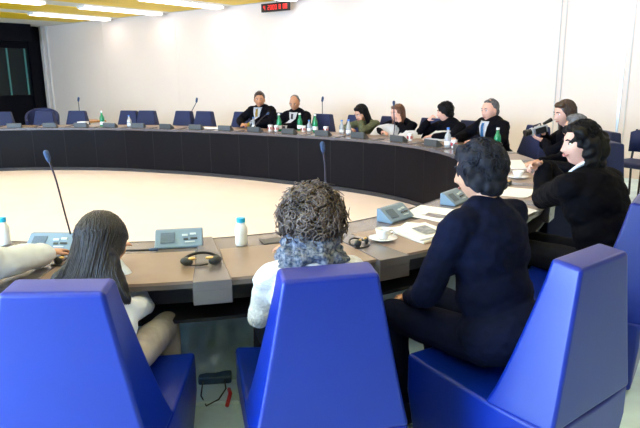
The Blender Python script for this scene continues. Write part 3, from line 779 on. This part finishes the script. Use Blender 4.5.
def person(label, x, y, deg, pelvis=(0, 0, .53), neck=(0, .08, 1.02), head=(0, .13, 1.20), yaw=0, pitch=0, roll=0, k=1.0,
           arms=None, sh=.18, skin='skin', top='suit', low='trouser', hair='hair_black', style='short', male=False, face=True,
           knees=None, feet=True, voxel=.009, shirt=None, tie=None, bulk=1.0, smile=False, sleeve=1.0, collar=None, scarf=None, hem=0, headk=1.0, handk=1.0):
    root = empty('person', (x, y, 0), math.radians(deg-90), label, 'person')
    P, N, H = V(pelvis), V(neck), V(head)
    sp = (N-P).normalized(); rt = V((1, 0, 0)); fw = sp.cross(rt)*-1
    if fw.y < 0: fw = -fw
    Mh = Matrix.Translation(H) @ Matrix.Rotation(math.radians(yaw), 4, 'Z') @ Matrix.Rotation(math.radians(-pitch), 4, 'X') @ Matrix.Rotation(math.radians(roll), 4, 'Y')
    SH = [N-sp*.055+rt*s_*sh*k for s_ in (-1, 1)]
    if arms is None: arms = {}
    AR = []
    for i, s_ in enumerate((-1, 1)):
        a = arms.get('L' if s_ < 0 else 'R', {})
        el = V(a.get('el', (s_*.26, .16, .80))); wr = V(a.get('wr', (s_*.10, .38, .80)))
        AR.append((SH[i], el, wr, a))
    if knees is None: knees = [(-.12, .46, .50), (.12, .46, .50)]
    # ---- continuous body
    bm = bmesh.new()
    chest = P+(N-P)*.70; waist = P+(N-P)*.35
    R = Matrix((rt, fw, sp)).transposed()
    ell(bm, chest, (.145*k, .095*k, .20*k), R); ell(bm, waist, (.125*k, .085*k, .17*k), R); ell(bm, P, (.155*k, .11*k, .11*k), R)
    capsule(bm, SH[0]+rt*.03, SH[1]-rt*.03, .05*k, .05*k)
    nb = H+Mh.to_3x3() @ V((0, -.025, -.07))
    capsule(bm, N-sp*.04, nb, .058*k if male else .048*k, .050*k if male else .044*k)
    head_shape(bm, Mh, headk, male)
    for i, (a, el, wr, dct) in enumerate(AR):
        capsule(bm, a, el, .042*k, .036*k); capsule(bm, el, wr, .036*k, .024*k)
        hd = V(dct.get('hd', (wr-el))).normalized()
        hand(bm, wr+hd*.015, hd, dct.get('pn', (0, 0, -1)), dct.get('th', 1 if i == 0 else -1)*(-1 if dct.get('flip') else 1), dct.get('curl', .6), .95*handk if male else .88*handk)
    for i, s_ in enumerate((-1, 1)):
        kn = V(knees[i]); hp = P+rt*s_*.09*k-V((0, 0, .02))
        capsule(bm, hp, kn, .075*k, .052*k)
        an = V((kn.x, kn.y-.04, .09)) if len(knees) < 4 else V(knees[i+2])
        capsule(bm, kn, an, .050*k, .034*k)
        capsule(bm, an+V((0, -.03, -.04)), an+V((0, .13, -.052)), .03, .024)
    body = remesh(bm, voxel, 3, .5)
    link('body', body, M[skin], root, smooth=True)
    # ---- jacket / top
    g = bmesh.new(); q = bulk*k
    ell(g, chest, (.178*q, .122*q, .205*k), R); ell(g, waist, (.160*q, .120*q, .19*k), R)
    if hem: ell(g, P+V((0, -.02, .03)), (.195*q, .165*q, .13*k), R)
    else: ell(g, P+V((0, 0, .03)), (.180*q, .140*q, .12*k), R)
    capsule(g, SH[0]+rt*.02+sp*.0, SH[1]-rt*.02, .068*q, .068*q)
    capsule(g, N-sp*.06, N-sp*.0, .095*q, .062*k)
    capsule(g, SH[0]+sp*.0, N-sp*.01, .060*q, .050*k); capsule(g, SH[1], N-sp*.01, .060*q, .050*k)
    for a, el, wr, dct in AR:
        w2 = el+(wr-el)*dct.get('cuff', .93)
        capsule(g, a, el, .064*q*sleeve, .054*q*sleeve); capsule(g, el, w2, .054*q*sleeve, .040*q*sleeve)
    g = remesh(g, max(.008, voxel), 5, .5); wrinkle(g, .010, 9, (1, 1, 2), x*7+y); wrinkle(g, .004, 26, (1, 1, 1.5), y*5)
    tree = BVHTree.FromBMesh(g)
    link('jacket' if top in ('suit', 'navy_suit') else 'sweater', g, M[top], root, smooth=True)
    # ---- trousers
    g = bmesh.new(); ell(g, P+V((0, 0, -.01)), (.175*k, .135*k, .105*k))
    for i, s_ in enumerate((-1, 1)):
        kn = V(knees[i]); hp = P+rt*s_*.09*k-V((0, 0, .01)); an = V((kn.x, kn.y-.04, .12)) if len(knees) < 4 else V(knees[i+2])+V((0, 0, .03))
        capsule(g, hp, kn, .092*k, .070*k); capsule(g, kn, an, .068*k, .058*k)
    g = remesh(g, .012, 4); wrinkle(g, .008, 11, (1, 1, 1), x)
    link('trousers', g, M[low], root, smooth=True)
    if feet:
        for i in (0, 1):
            kn = V(knees[i]); an = V((kn.x, kn.y-.04, .09)) if len(knees) < 4 else V(knees[i+2])
            g = bmesh.new(); capsule(g, (an.x, an.y-.05, .05), (an.x, an.y+.14, .042), .045, .038); ell(g, (an.x, an.y-.02, .085), (.042, .055, .05), sub=2)
            g = remesh(g, .012, 2)
            for v in g.verts: v.co.z = max(v.co.z, .002)
            link('shoe', g, M['shoe'], root, smooth=True)
    # ---- shirt, tie laid on the jacket front
    def onj(u, side, lift):
        o_ = P+(N-P)*u+rt*side
        hit = tree.ray_cast(o_+fw*.6, -fw)[0]
        base = hit if hit is not None and (hit-o_).dot(fw) > .03 else o_+fw*.07
        return base+fw*lift
    def strip(name, us, ws, lift, m, par, cols=5, th=.006):
        bm = bmesh.new(); rows_ = []
        for u, w in zip(us, ws): rows_.append([bm.verts.new(onj(u, w*(2*j/(cols-1)-1), lift)) for j in range(cols)])
        for a, b in zip(rows_, rows_[1:]):
            for j in range(cols-1): bm.faces.new((a[j], a[j+1], b[j+1], b[j]))
        bmesh.ops.solidify(bm, geom=bm.faces, thickness=th)
        return link(name, bm, m, par, smooth=True)
    if shirt:
        us = [1.06-.60*j/9 for j in range(10)]
        sh_o = strip('shirt_front', us, [(.072*(1-j/9)**.75+.004)*k for j in range(10)], .007, M[shirt], root)
        bm = bmesh.new(); c = N+sp*.035+fw*.006
        tube(bm, [c+rt*math.sin(a)*.066*k+fw*math.cos(a)*.066*k-sp*.02*math.cos(a) for a in [2*PI*i/16*.999 for i in range(17)]], .018, 8, flat=.5)
        link('collar', bm, M[shirt], sh_o, smooth=True)
    if tie:
        us = [1.02-.54*j/9 for j in range(10)]
        strip('tie', us, [(.020 if j == 0 else .014+.020*j/9)*k for j in range(10)], .018, M[tie], root, 3)
    if collar:
        bm = bmesh.new()
        c = N+sp*.048+fw*.016
        tube(bm, [c+rt*math.sin(a)*.062*k+fw*math.cos(a)*.066*k-sp*.02*math.cos(a) for a in [2*PI*i/16*.999 for i in range(17)]], .024, 8, flat=.45)
        link('collar', bm, M[collar], root, smooth=True)
    if scarf:
        bm = bmesh.new(); c0 = N+sp*.02
        for (rr, zz, th_) in ((.088, .0, .036), (.080, .045, .032), (.105, -.035, .034)):
            pts = []
            for i in range(25):
                a = 2*PI*i/24; pts.append(c0+rt*math.sin(a)*rr*1.15+fw*math.cos(a)*rr*.95+sp*(zz+.012*math.sin(3*a+zz*50)))
            tube(bm, pts, [th_*(1+.12*math.sin(i*1.9)) for i in range(25)], 10)
        g = remesh(bm, .009, 2); wrinkle(g, .018, 30, (1, 1, 2), 3); link('scarf', g, M[scarf], root, smooth=True)
    # ---- face details
    if face:
        R3 = Mh.to_3x3()
        for s_ in (-1, 1):
            e_ = bmesh.new(); ell(e_, Mh @ (V((s_*.030, .0765, .011))*headk), (.0135*headk, .009*headk, .0075*headk), R3, 2)
            eo = link('eye', e_, M['eye'], root, smooth=True)
            e_ = bmesh.new(); ell(e_, Mh @ (V((s_*.030, .0835, .011))*headk), (.0062*headk, .003*headk, .0066*headk), R3, 2)
            link('iris', e_, M['iris'], eo, smooth=True)
            e_ = bmesh.new(); tube(e_, [Mh @ (V((s_*a, b, c))*headk) for a, b, c in ((.014, .094, .029), (.028, .092, .035), (.044, .082, .030))], [.0035, .0045, .002], 6)
            link('eyebrow', e_, M[hair], root)
        e_ = bmesh.new()
        w = .024 if not smile else .029; cu = .003 if not smile else .010
        tube(e_, [Mh @ (V((u*w, .0925-.010*u*u, -.060+cu*u*u))*headk) for u in (-1, -.6, -.2, .2, .6, 1)], [.002, .0055, .0062, .0062, .0055, .002], 8)
        lo_ = link('lips', e_, M['lip'], root, smooth=True)
        if smile:
            e_ = bmesh.new(); tube(e_, [Mh @ (V((u*.019, .0955-.010*u*u, -.0605+cu*u*u))*headk) for u in (-1, -.5, 0, .5, 1)], [.0005, .0028, .0032, .0028, .0005], 6); link('teeth', e_, M['teeth'], lo_)
    make_hair(root, Mh, headk, style, hair, voxel)
    return root, Mh

def make_hair(root, Mh, k, style, m, voxel):
    rnd = random.Random(sum(map(ord, style))); R3 = Mh.to_3x3(); bm = bmesh.new()
    E = lambda c, s_, r=None: ell(bm, Mh @ (V(c)*k), tuple(a*k for a in s_), R3 if r is None else R3 @ r, 3)
    extra = None
    if style == 'short':
        E((0, -.018, .030), (.084, .094, .104)); E((0, .028, .094), (.060, .050, .034)); E((.0, -.045, -.025), (.074, .062, .065)); amp = .006
    elif style == 'balding':
        E((0, -.048, .020), (.083, .066, .075)); E((0, -.040, .060), (.070, .072, .060)); amp = .004
    elif style == 'receding':
        E((0, -.028, .030), (.083, .086, .098)); E((0, -.05, -.02), (.076, .055, .06)); E((0, .02, .085), (.05, .04, .035)); amp = .005
    elif style == 'crop':   # short wavy woman's hair, full
        E((0, -.016, .030), (.094, .104, .110)); E((0, .045, .080), (.070, .046, .045)); E((0, -.055, -.035), (.080, .060, .065)); E((.075, -.005, .01), (.02, .035, .05)); E((-.075, -.005, .01), (.02, .035, .05)); amp = .012
    elif style == 'curly':
        E((0, -.012, .03), (.098, .104, .105)); E((0, -.055, -.03), (.08, .06, .07)); amp = .014
    elif style == 'wavyback':
        E((0, -.020, .028), (.097, .106, .112)); E((0, .042, .085), (.072, .050, .045)); E((0, -.055, -.045), (.076, .058, .060)); E((.08, -.02, -.01), (.025, .04, .06)); E((-.08, -.02, -.01), (.025, .04, .06)); amp = .014
    elif style in ('long', 'longfar', 'shoulder'):
        E((0, -.024, .026), (.092, .100, .108)); E((0, .034, .090), (.064, .046, .034))
        L = {'long': .36, 'longfar': .26, 'shoulder': .17}[style]
        for i in range(6):
            f = i/5; E((0, -.060-.01*f, -.03-L*f*.8), (.088*(1-.10*f), .046*(1-.1*f), .075))
        for s_ in (-1, 1):
            for i in range(5):
                f = i/4; E((s_*.080, -.025+.015*f, -.01-L*.72*f), (.022, .045*(1-.15*f), .055))
        amp = .007
    elif style == 'wavybob':
        E((0, -.024, .028), (.096, .104, .112)); E((0, .034, .092), (.066, .048, .034)); E((0, -.095, -.02), (.104, .070, .110)); E((0, -.085, -.12), (.094, .062, .070)); E((0, -.085, -.17), (.098, .058, .055))
        for s_ in (-1, 1): E((s_*.084, -.030, -.02), (.030, .052, .090)); E((s_*.062, .030, .075), (.038, .044, .036)); E((s_*.086, -.03, -.10), (.026, .045, .055))
        amp = .016
    elif style == 'drape':   # long hair falling over the back and both shoulders of a bowed head
        E((0, -.022, .026), (.094, .102, .110)); E((0, .034, .088), (.066, .048, .036))
        c0 = Mh @ (V((0, -.05, .0))*k)
        for i in range(8):
            f = i/7
            for u in (-1, -.5, 0, .5, 1):
                c = c0+V((u*(.05+.10*f)-.05*f, -.05-.10*f+.05*abs(u)*f, -.04-.15*f))
                ell(bm, c, (.042, .022, .042), None, 2)
        amp = .008
    g = remesh(bm, max(.006, voxel*.8), 3 if style != 'drape' else 8); wrinkle(g, amp*k, 28 if style not in ('long', 'longfar', 'shoulder') else 22, (1, 1, 1 if style not in ('long', 'longfar', 'shoulder') else .25), k*3)
    # strands on top of the shell
    Ms = Mh
    if style in ('curly', 'crop', 'wavyback', 'wavybob'):
        cnt = {'curly': 1000, 'crop': 160, 'wavyback': 420, 'wavybob': 300}[style]
        for i in range(cnt):
            z = rnd.uniform(-.62, 1); th = rnd.uniform(0, 2*PI)
            r_ = math.sqrt(max(0, 1-z*z)); d = V((r_*math.sin(th), r_*math.cos(th), z))
            if d.y > .35 and z < .55: continue
            if style != 'curly' and abs(d.x) > .75 and z < -.45: continue
            c = V((d.x*(.103 if style == 'curly' else .093), d.y*.104-.018, d.z*.112+.030)); u = d.orthogonal().normalized(); w = d.cross(u)
            a0 = rnd.uniform(0, 6); rr = rnd.uniform(.010, .024) if style == 'curly' else rnd.uniform(.012, .024)
            turns = rnd.uniform(.8, 1.8) if style == 'curly' else .5; lift = rnd.uniform(.0, .042) if style == 'curly' else rnd.uniform(.0, .006)
            pts = []
            for j in range(10):
                a = a0+turns*2*PI*j/9
                pts.append(Ms @ ((c+(u*math.cos(a)+w*math.sin(a))*rr+d*(lift*(.3+j/9)-(0 if style == 'curly' else .002)))*k))
            tube(g, pts, [(.0013+.0020*math.sin(PI*j/9)) if style == 'curly' else (.0012+.0022*math.sin(PI*j/9)) for j in range(10)], 4)
    if style == 'drape':
        for i in range(480):
            u = rnd.uniform(-1, 1); th = PI+u*1.75; st = rnd.uniform(0, .8); d = V((math.sin(th), math.cos(th), 0)); pts = []; ln = rnd.uniform(.8, 1.15)
            for j in range(11):
                f = j/10
                if f < .45:
                    a = (st+(1-st)*f/.45)*PI/2; q_ = Mh @ (V((d.x*.096*math.sin(a), d.y*.104*math.sin(a)-.022, .026+.112*math.cos(a)))*k); base = q_
                else:
                    ff = min(1.1, (f-.45)/.55*ln); sx_ = -math.sin(u*1.5); c0 = Mh @ (V((0, -.05, 0))*k)
                    T_ = c0+V((sx_*(.05+.14*ff)-.055*ff, -.05-.10*ff+.05*abs(sx_)*ff-.030, -.04-.16*ff+.015)); bl = min(1, ff/.45); bl = bl*bl*(3-2*bl)
                    q_ = base.lerp(T_, bl)
                pts.append(q_+V((rnd.uniform(-.002, .002), rnd.uniform(-.003, .003), rnd.uniform(-.002, .002))))
            tube(g, pts, [.004, .006, .006, .0065, .0065, .006, .006, .0055, .005, .004, .0015], 5, flat=.5)
    if style in ('long', 'longfar', 'shoulder'):
        L = {'long': .38, 'longfar': .27, 'shoulder': .19}[style]
        for i in range(230 if style == 'long' else 110):
            th = rnd.uniform(math.radians(62), math.radians(298)); d = V((math.sin(th), math.cos(th), 0))
            pts = []; ln = L*rnd.uniform(.75, 1.08); st = rnd.uniform(.1, .9)
            for j in range(9):
                f = j/8
                if f < .4:
                    a = (st+(1-st)*f/.4)*PI/2; p = V((d.x*.094*math.sin(a), d.y*.102*math.sin(a)-.022, .026+.110*math.cos(a)))
                else:
                    ff = (f-.4)/.6; p = V((d.x*(.094-.006*ff), d.y*.100-.022-.01*ff, .026-ln*ff))
                p += V((rnd.uniform(-.002, .002), rnd.uniform(-.002, .002), 0)); pts.append(Ms @ (p*k))
            tube(g, pts, [.004, .006, .006, .0065, .0065, .006, .0055, .004, .0015], 5, flat=.5)
    link('hair', g, M[m], root, smooth=True)

def W2L(x, y, deg, p):
    a = -math.radians(deg-90); dx, dy = p[0]-x, p[1]-y
    return (dx*math.cos(a)-dy*math.sin(a), dx*math.sin(a)+dy*math.cos(a), p[2])

# --- foreground
gx, gy, gd = -.815, 2.04, 92
person('girl with long dark hair seen from behind in the left foreground chair', gx, gy, gd, pelvis=(0, -.02, .54), neck=(-.05, .21, .71), head=(-.055, .29, .905), yaw=6, pitch=30, k=.88, headk=1.05,
       arms={'L': dict(el=(-.20, .30, .62), wr=(-.10, .50, .785)), 'R': dict(el=(.07, .38, .62), wr=(-.08, .50, .785))}, sh=.125, top='pale_cloth', low='khaki', hair='hair_long', style='drape', face=True,
       knees=[(-.13, .40, .50), (.14, .47, .49)], voxel=.009, skin='skin', bulk=.92)
cx_, cy_, cd = -.03, 2.12, 102
person('curly haired person in white knit and dark scarf, seen from behind', cx_, cy_, cd, pelvis=(0, -.04, .54), neck=(.02, .13, .865), head=(.04, .20, .985), yaw=-6, pitch=14, k=.92,
       arms={'L': dict(el=(-.18, .20, .62), wr=(-.04, .42, .785)), 'R': dict(el=(.17, .26, .70), wr=(.02, .45, .785))}, top='knit', low='trouser', hair='hair_curl', style='curly', face=True, scarf='scarf', bulk=1.04, sleeve=1.0,
       voxel=.008, knees=[(-.13, .44, .50), (.12, .44, .50)], headk=1.0)
sx_, sy_, sd = .715, 2.28, 128
person('person with short dark hair in a navy suit, seen from behind', sx_, sy_, sd, pelvis=(0, -.02, .54), neck=(0, .09, 1.05), head=(.01, .13, 1.185), yaw=14, pitch=8, k=1.05, sh=.175,
       arms={'L': dict(el=(-.235, .17, .72), wr=(-.10, .38, .60), hd=(.5, 1, -.2), curl=.5), 'R': dict(el=(.27, .25, .79), wr=(.26, .40, .785))}, top='navy_suit', low='navy_suit', hair='hair_salt', style='wavyback', face=True, bulk=1.06, hem=1,
       voxel=.008, knees=[(-.15, .44, .52), (.13, .44, .52)], headk=.97, male=False)
wx, wy, wd2 = 1.54, 3.31, 122
L2 = lambda p: W2L(wx, wy, wd2, p)
person('smiling woman with black shoulder length hair and black jacket, hands clasped over the desk', wx, wy, wd2, pelvis=(0, -.17, .54), neck=(0, .05, 1.01), head=(-.015, .10, 1.18), yaw=64, pitch=2, k=1.04, headk=.98,
       arms={'L': dict(el=L2((1.40, 3.70, .81)), wr=L2((1.45, 3.83, .99)), hd=(-.75, .25, .12), pn=(.35, -.6, -.6), curl=.9, cuff=.97), 'R': dict(el=L2((1.60, 3.74, .81)), wr=L2((1.50, 3.89, .98)), hd=(-.85, .05, .22), pn=(-.2, -.7, -.5), curl=1.0, cuff=.97)},
       top='suit', low='trouser', hair='hair_black', style='wavybob', skin='skin_pink', smile=True, collar='shirt', handk=1.05, voxel=.006, bulk=1.22)
# person at the left edge: pale sleeves
px_, py_, pd_ = -1.60, 2.04, 84
L3 = lambda p: W2L(px_, py_, pd_, p)
person('person at the left edge, only a pale grey sleeve and hand showing', px_, py_, pd_, pelvis=(0, -.04, .54), neck=(0, .16, 1.0), head=(-.02, .22, 1.16), pitch=15,
       arms={'L': dict(el=(-.26, .26, .78), wr=(-.05, .46, .79)), 'R': dict(el=L3((-1.36, 2.36, .83)), wr=L3((-1.24, 2.60, .80)), hd=(.1, 1, -.05), curl=.5)}, top='pale_cloth', low='trouser', hair='hair_brown', style='short', voxel=.009, sleeve=1.35, bulk=1.05)

# --- far side
def seat_at(s, d): x, y, a = at(s, d); return x, y, math.degrees(a)
x, y, a = seat_at(9.58, 1.06)
L4 = lambda p: W2L(x, y, a, p)
person('heavy dark haired man in a black suit and yellow tie, hands clasped', x, y, a, pelvis=(0, -.02, .55), neck=(0, .08, 1.055), head=(0, .12, 1.19), yaw=32, pitch=4, k=1.12, bulk=1.18, male=True, headk=1.10,
       arms={'L': dict(el=(-.33, .22, .84), wr=(.02, .43, .80), hd=(1, .25, 0), curl=.8), 'R': dict(el=(.36, .20, .84), wr=(.16, .43, .80), hd=(-1, .3, 0), curl=.8)}, top='suit', shirt='shirt', tie='tie_gold', hair='hair_dkbrown', style='short', skin='skin_tan', smile=True)
x, y, a = seat_at(8.90, 1.04)
person('balding man in a dark suit, white shirt and dark tie, looking down', x, y, a, pelvis=(0, -.02, .55), neck=(0, .10, 1.00), head=(0, .15, 1.145), yaw=18, pitch=22, k=1.08, bulk=1.10, male=True, headk=1.02,
       arms={'L': dict(el=(-.30, .24, .82), wr=(.04, .42, .79), hd=(1, .25, 0), curl=.8), 'R': dict(el=(.31, .22, .82), wr=(.16, .42, .79), hd=(-1, .3, 0), curl=.8)}, top='suit', shirt='shirt', tie='tie_dark', hair='hair_grey', style='balding', skin='skin_tan')
x, y, a = seat_at(7.58, .98)
person('girl in olive green with long dark hair resting on her hand, head bowed', x, y, a, pelvis=(0, -.02, .54), neck=(0, .18, .92), head=(.02, .28, 1.03), yaw=-14, pitch=26, k=.92,
       arms={'R': dict(el=(.32, .30, .80), wr=(.19, .32, .80), hd=(-1, .4, 0)), 'L': dict(el=(-.12, .44, .80), wr=(-.02, .34, .93), hd=(.1, -.1, 1), pn=(.5, -.6, 0), curl=.9)}, top='olive', hair='hair_black', style='longfar', skin='skin')
x, y, a = seat_at(7.06, .98)
person('woman with brown shoulder length hair in black, chin resting on her hand', x, y, a, pelvis=(0, -.02, .54), neck=(0, .16, .93), head=(.02, .24, 1.045), yaw=-8, pitch=6, k=1.0,
       arms={'R': dict(el=(.36, .26, .80), wr=(.16, .40, .79), hd=(-1, .3, 0)), 'L': dict(el=(-.20, .36, .80), wr=(-.08, .30, .91), hd=(.25, -.05, 1), pn=(.7, -.3, 0), curl=1.0)}, top='suit', hair='hair_brown', style='shoulder', skin='skin_pink')
x, y, a = seat_at(6.43, .98)
person('woman with short dark hair in black, hand held at her mouth', x, y, a, pelvis=(0, -.02, .54), neck=(0, .12, .95), head=(.03, .17, 1.09), yaw=-38, pitch=8, k=1.05,
       arms={'R': dict(el=(.30, .34, .81), wr=(.21, .30, .97), hd=(-.55, -.1, .55), pn=(-.5, -.5, 0), curl=1.1), 'L': dict(el=(-.24, .30, .80), wr=(-.02, .42, .79), hd=(1, .2, 0))}, top='suit', hair='hair_black', style='crop', skin='skin_pink', bulk=1.1)
x, y, a = seat_at(5.92, 1.02)
person('grey haired man in a black suit with a light blue tie', x, y, a, pelvis=(0, -.02, .55), neck=(0, .08, 1.01), head=(0, .12, 1.14), yaw=8, pitch=6, k=1.12, bulk=1.16, male=True, headk=1.13,
       arms={'R': dict(el=(.36, .20, .82), wr=(.22, .44, .79), hd=(-.3, 1, 0), curl=.5), 'L': dict(el=(-.34, .20, .80), wr=(-.12, .40, .79), hd=(1, .3, 0))}, top='suit', shirt='shirt', tie='tie_blue', hair='hair_grey', style='receding', skin='skin_pink')
x, y, a = seat_at(4.76, 1.07)
L5 = lambda p: W2L(x, y, a, p)
person('woman with long dark hair in black holding up a silver camcorder', x, y, a, pelvis=(0, -.02, .54), neck=(0, .08, 1.02), head=(.02, .13, 1.19), yaw=16, pitch=12, k=1.04,
       arms={'R': dict(el=(.29, .20, .86), wr=(.13, .27, .98), hd=(-.35, .35, .3), pn=(-.6, .2, .6), curl=.7), 'L': dict(el=(-.16, .30, .83), wr=(-.02, .32, .93), hd=(.2, .55, .2), pn=(.4, 0, 1), curl=.8)}, top='suit', hair='hair_dkbrown', style='longfar', skin='skin_pink')
camc = L5
# camcorder in her hands
cxp = V((x, y, 0)); fwd = V((math.cos(math.radians(a)), math.sin(math.radians(a)), 0)); rgt = V((fwd.y, -fwd.x, 0))
cpos = cxp+fwd*.36+rgt*.04+V((0, 0, 1.03))
t = empty('camcorder', cpos, math.radians(a-90+10), 'silver and black camcorder held up by the long haired woman at right', 'camcorder'); t.rotation_euler = (math.radians(-14), 0, math.radians(a-90+10))
bm = bmesh.new(); box(bm, (0, 0, 0), (.07, .17, .075)); link('camera_body', bm, M['silver'], t, bevel=.012, segs=3)
bm = bmesh.new(); tube(bm, [(0, .08, .005), (0, .12, .005), (0, .13, .005), (0, .15, .005)], [.03, .03, .034, .034], 16); link('lens_barrel', bm, M['black_metal'], t)
bm = bmesh.new(); tube(bm, [(0, -.06, .045), (0, -.10, .055), (0, -.15, .065)], [.014, .016, .02], 12); link('viewfinder', bm, M['black_metal'], t)
bm = bmesh.new(); tube(bm, [(0, .05, .037), (0, .05, .055), (0, -.03, .058), (0, -.03, .037)], .007, 8); link('top_handle', bm, M['black_metal'], t)
bm = bmesh.new(); box(bm, (-.045, 0, 0), (.012, .11, .06)); link('flip_screen', bm, M['black_metal'], t, bevel=.004)
x, y, a = seat_at(4.22, .94)
person('grey haired person mostly hidden behind the smiling woman in black', x, y, a, pelvis=(0, -.02, .54), neck=(0, .06, 1.02), head=(.04, .10, 1.10), yaw=-25, pitch=6, k=1.0, top='suit', hair='hair_grey', style='short', skin='skin')

# ------------------------------------------------------------------ light, camera, view
w = bpy.data.worlds.new('World'); S.world = w; w.use_nodes = True
w.node_tree.nodes['Background'].inputs['Color'].default_value = (.8, .85, 1, 1); w.node_tree.nodes['Background'].inputs['Strength'].default_value = .3
cam = bpy.data.cameras.new('Camera'); cam.sensor_width = 36; cam.lens = 599/640*36; cam.clip_start = .05
co = bpy.data.objects.new('Camera', cam); COL.objects.link(co)
p_, r_ = .227, -.0102
f = V((0, math.cos(p_), -math.sin(p_))); rt = V((1, 0, 0)); up = rt.cross(f)
rt2 = rt*math.cos(r_)+up*math.sin(r_); up2 = -rt*math.sin(r_)+up*math.cos(r_)
mx = Matrix((rt2, up2, -f)).transposed().to_4x4(); mx.translation = (0, 0, 1.574)
co.matrix_world = mx; S.camera = co
S.view_settings.view_transform = 'Standard'; S.view_settings.look = 'None'; S.view_settings.gamma = 1
S.view_settings.exposure = 0.35; S.view_settings.use_curve_mapping = False
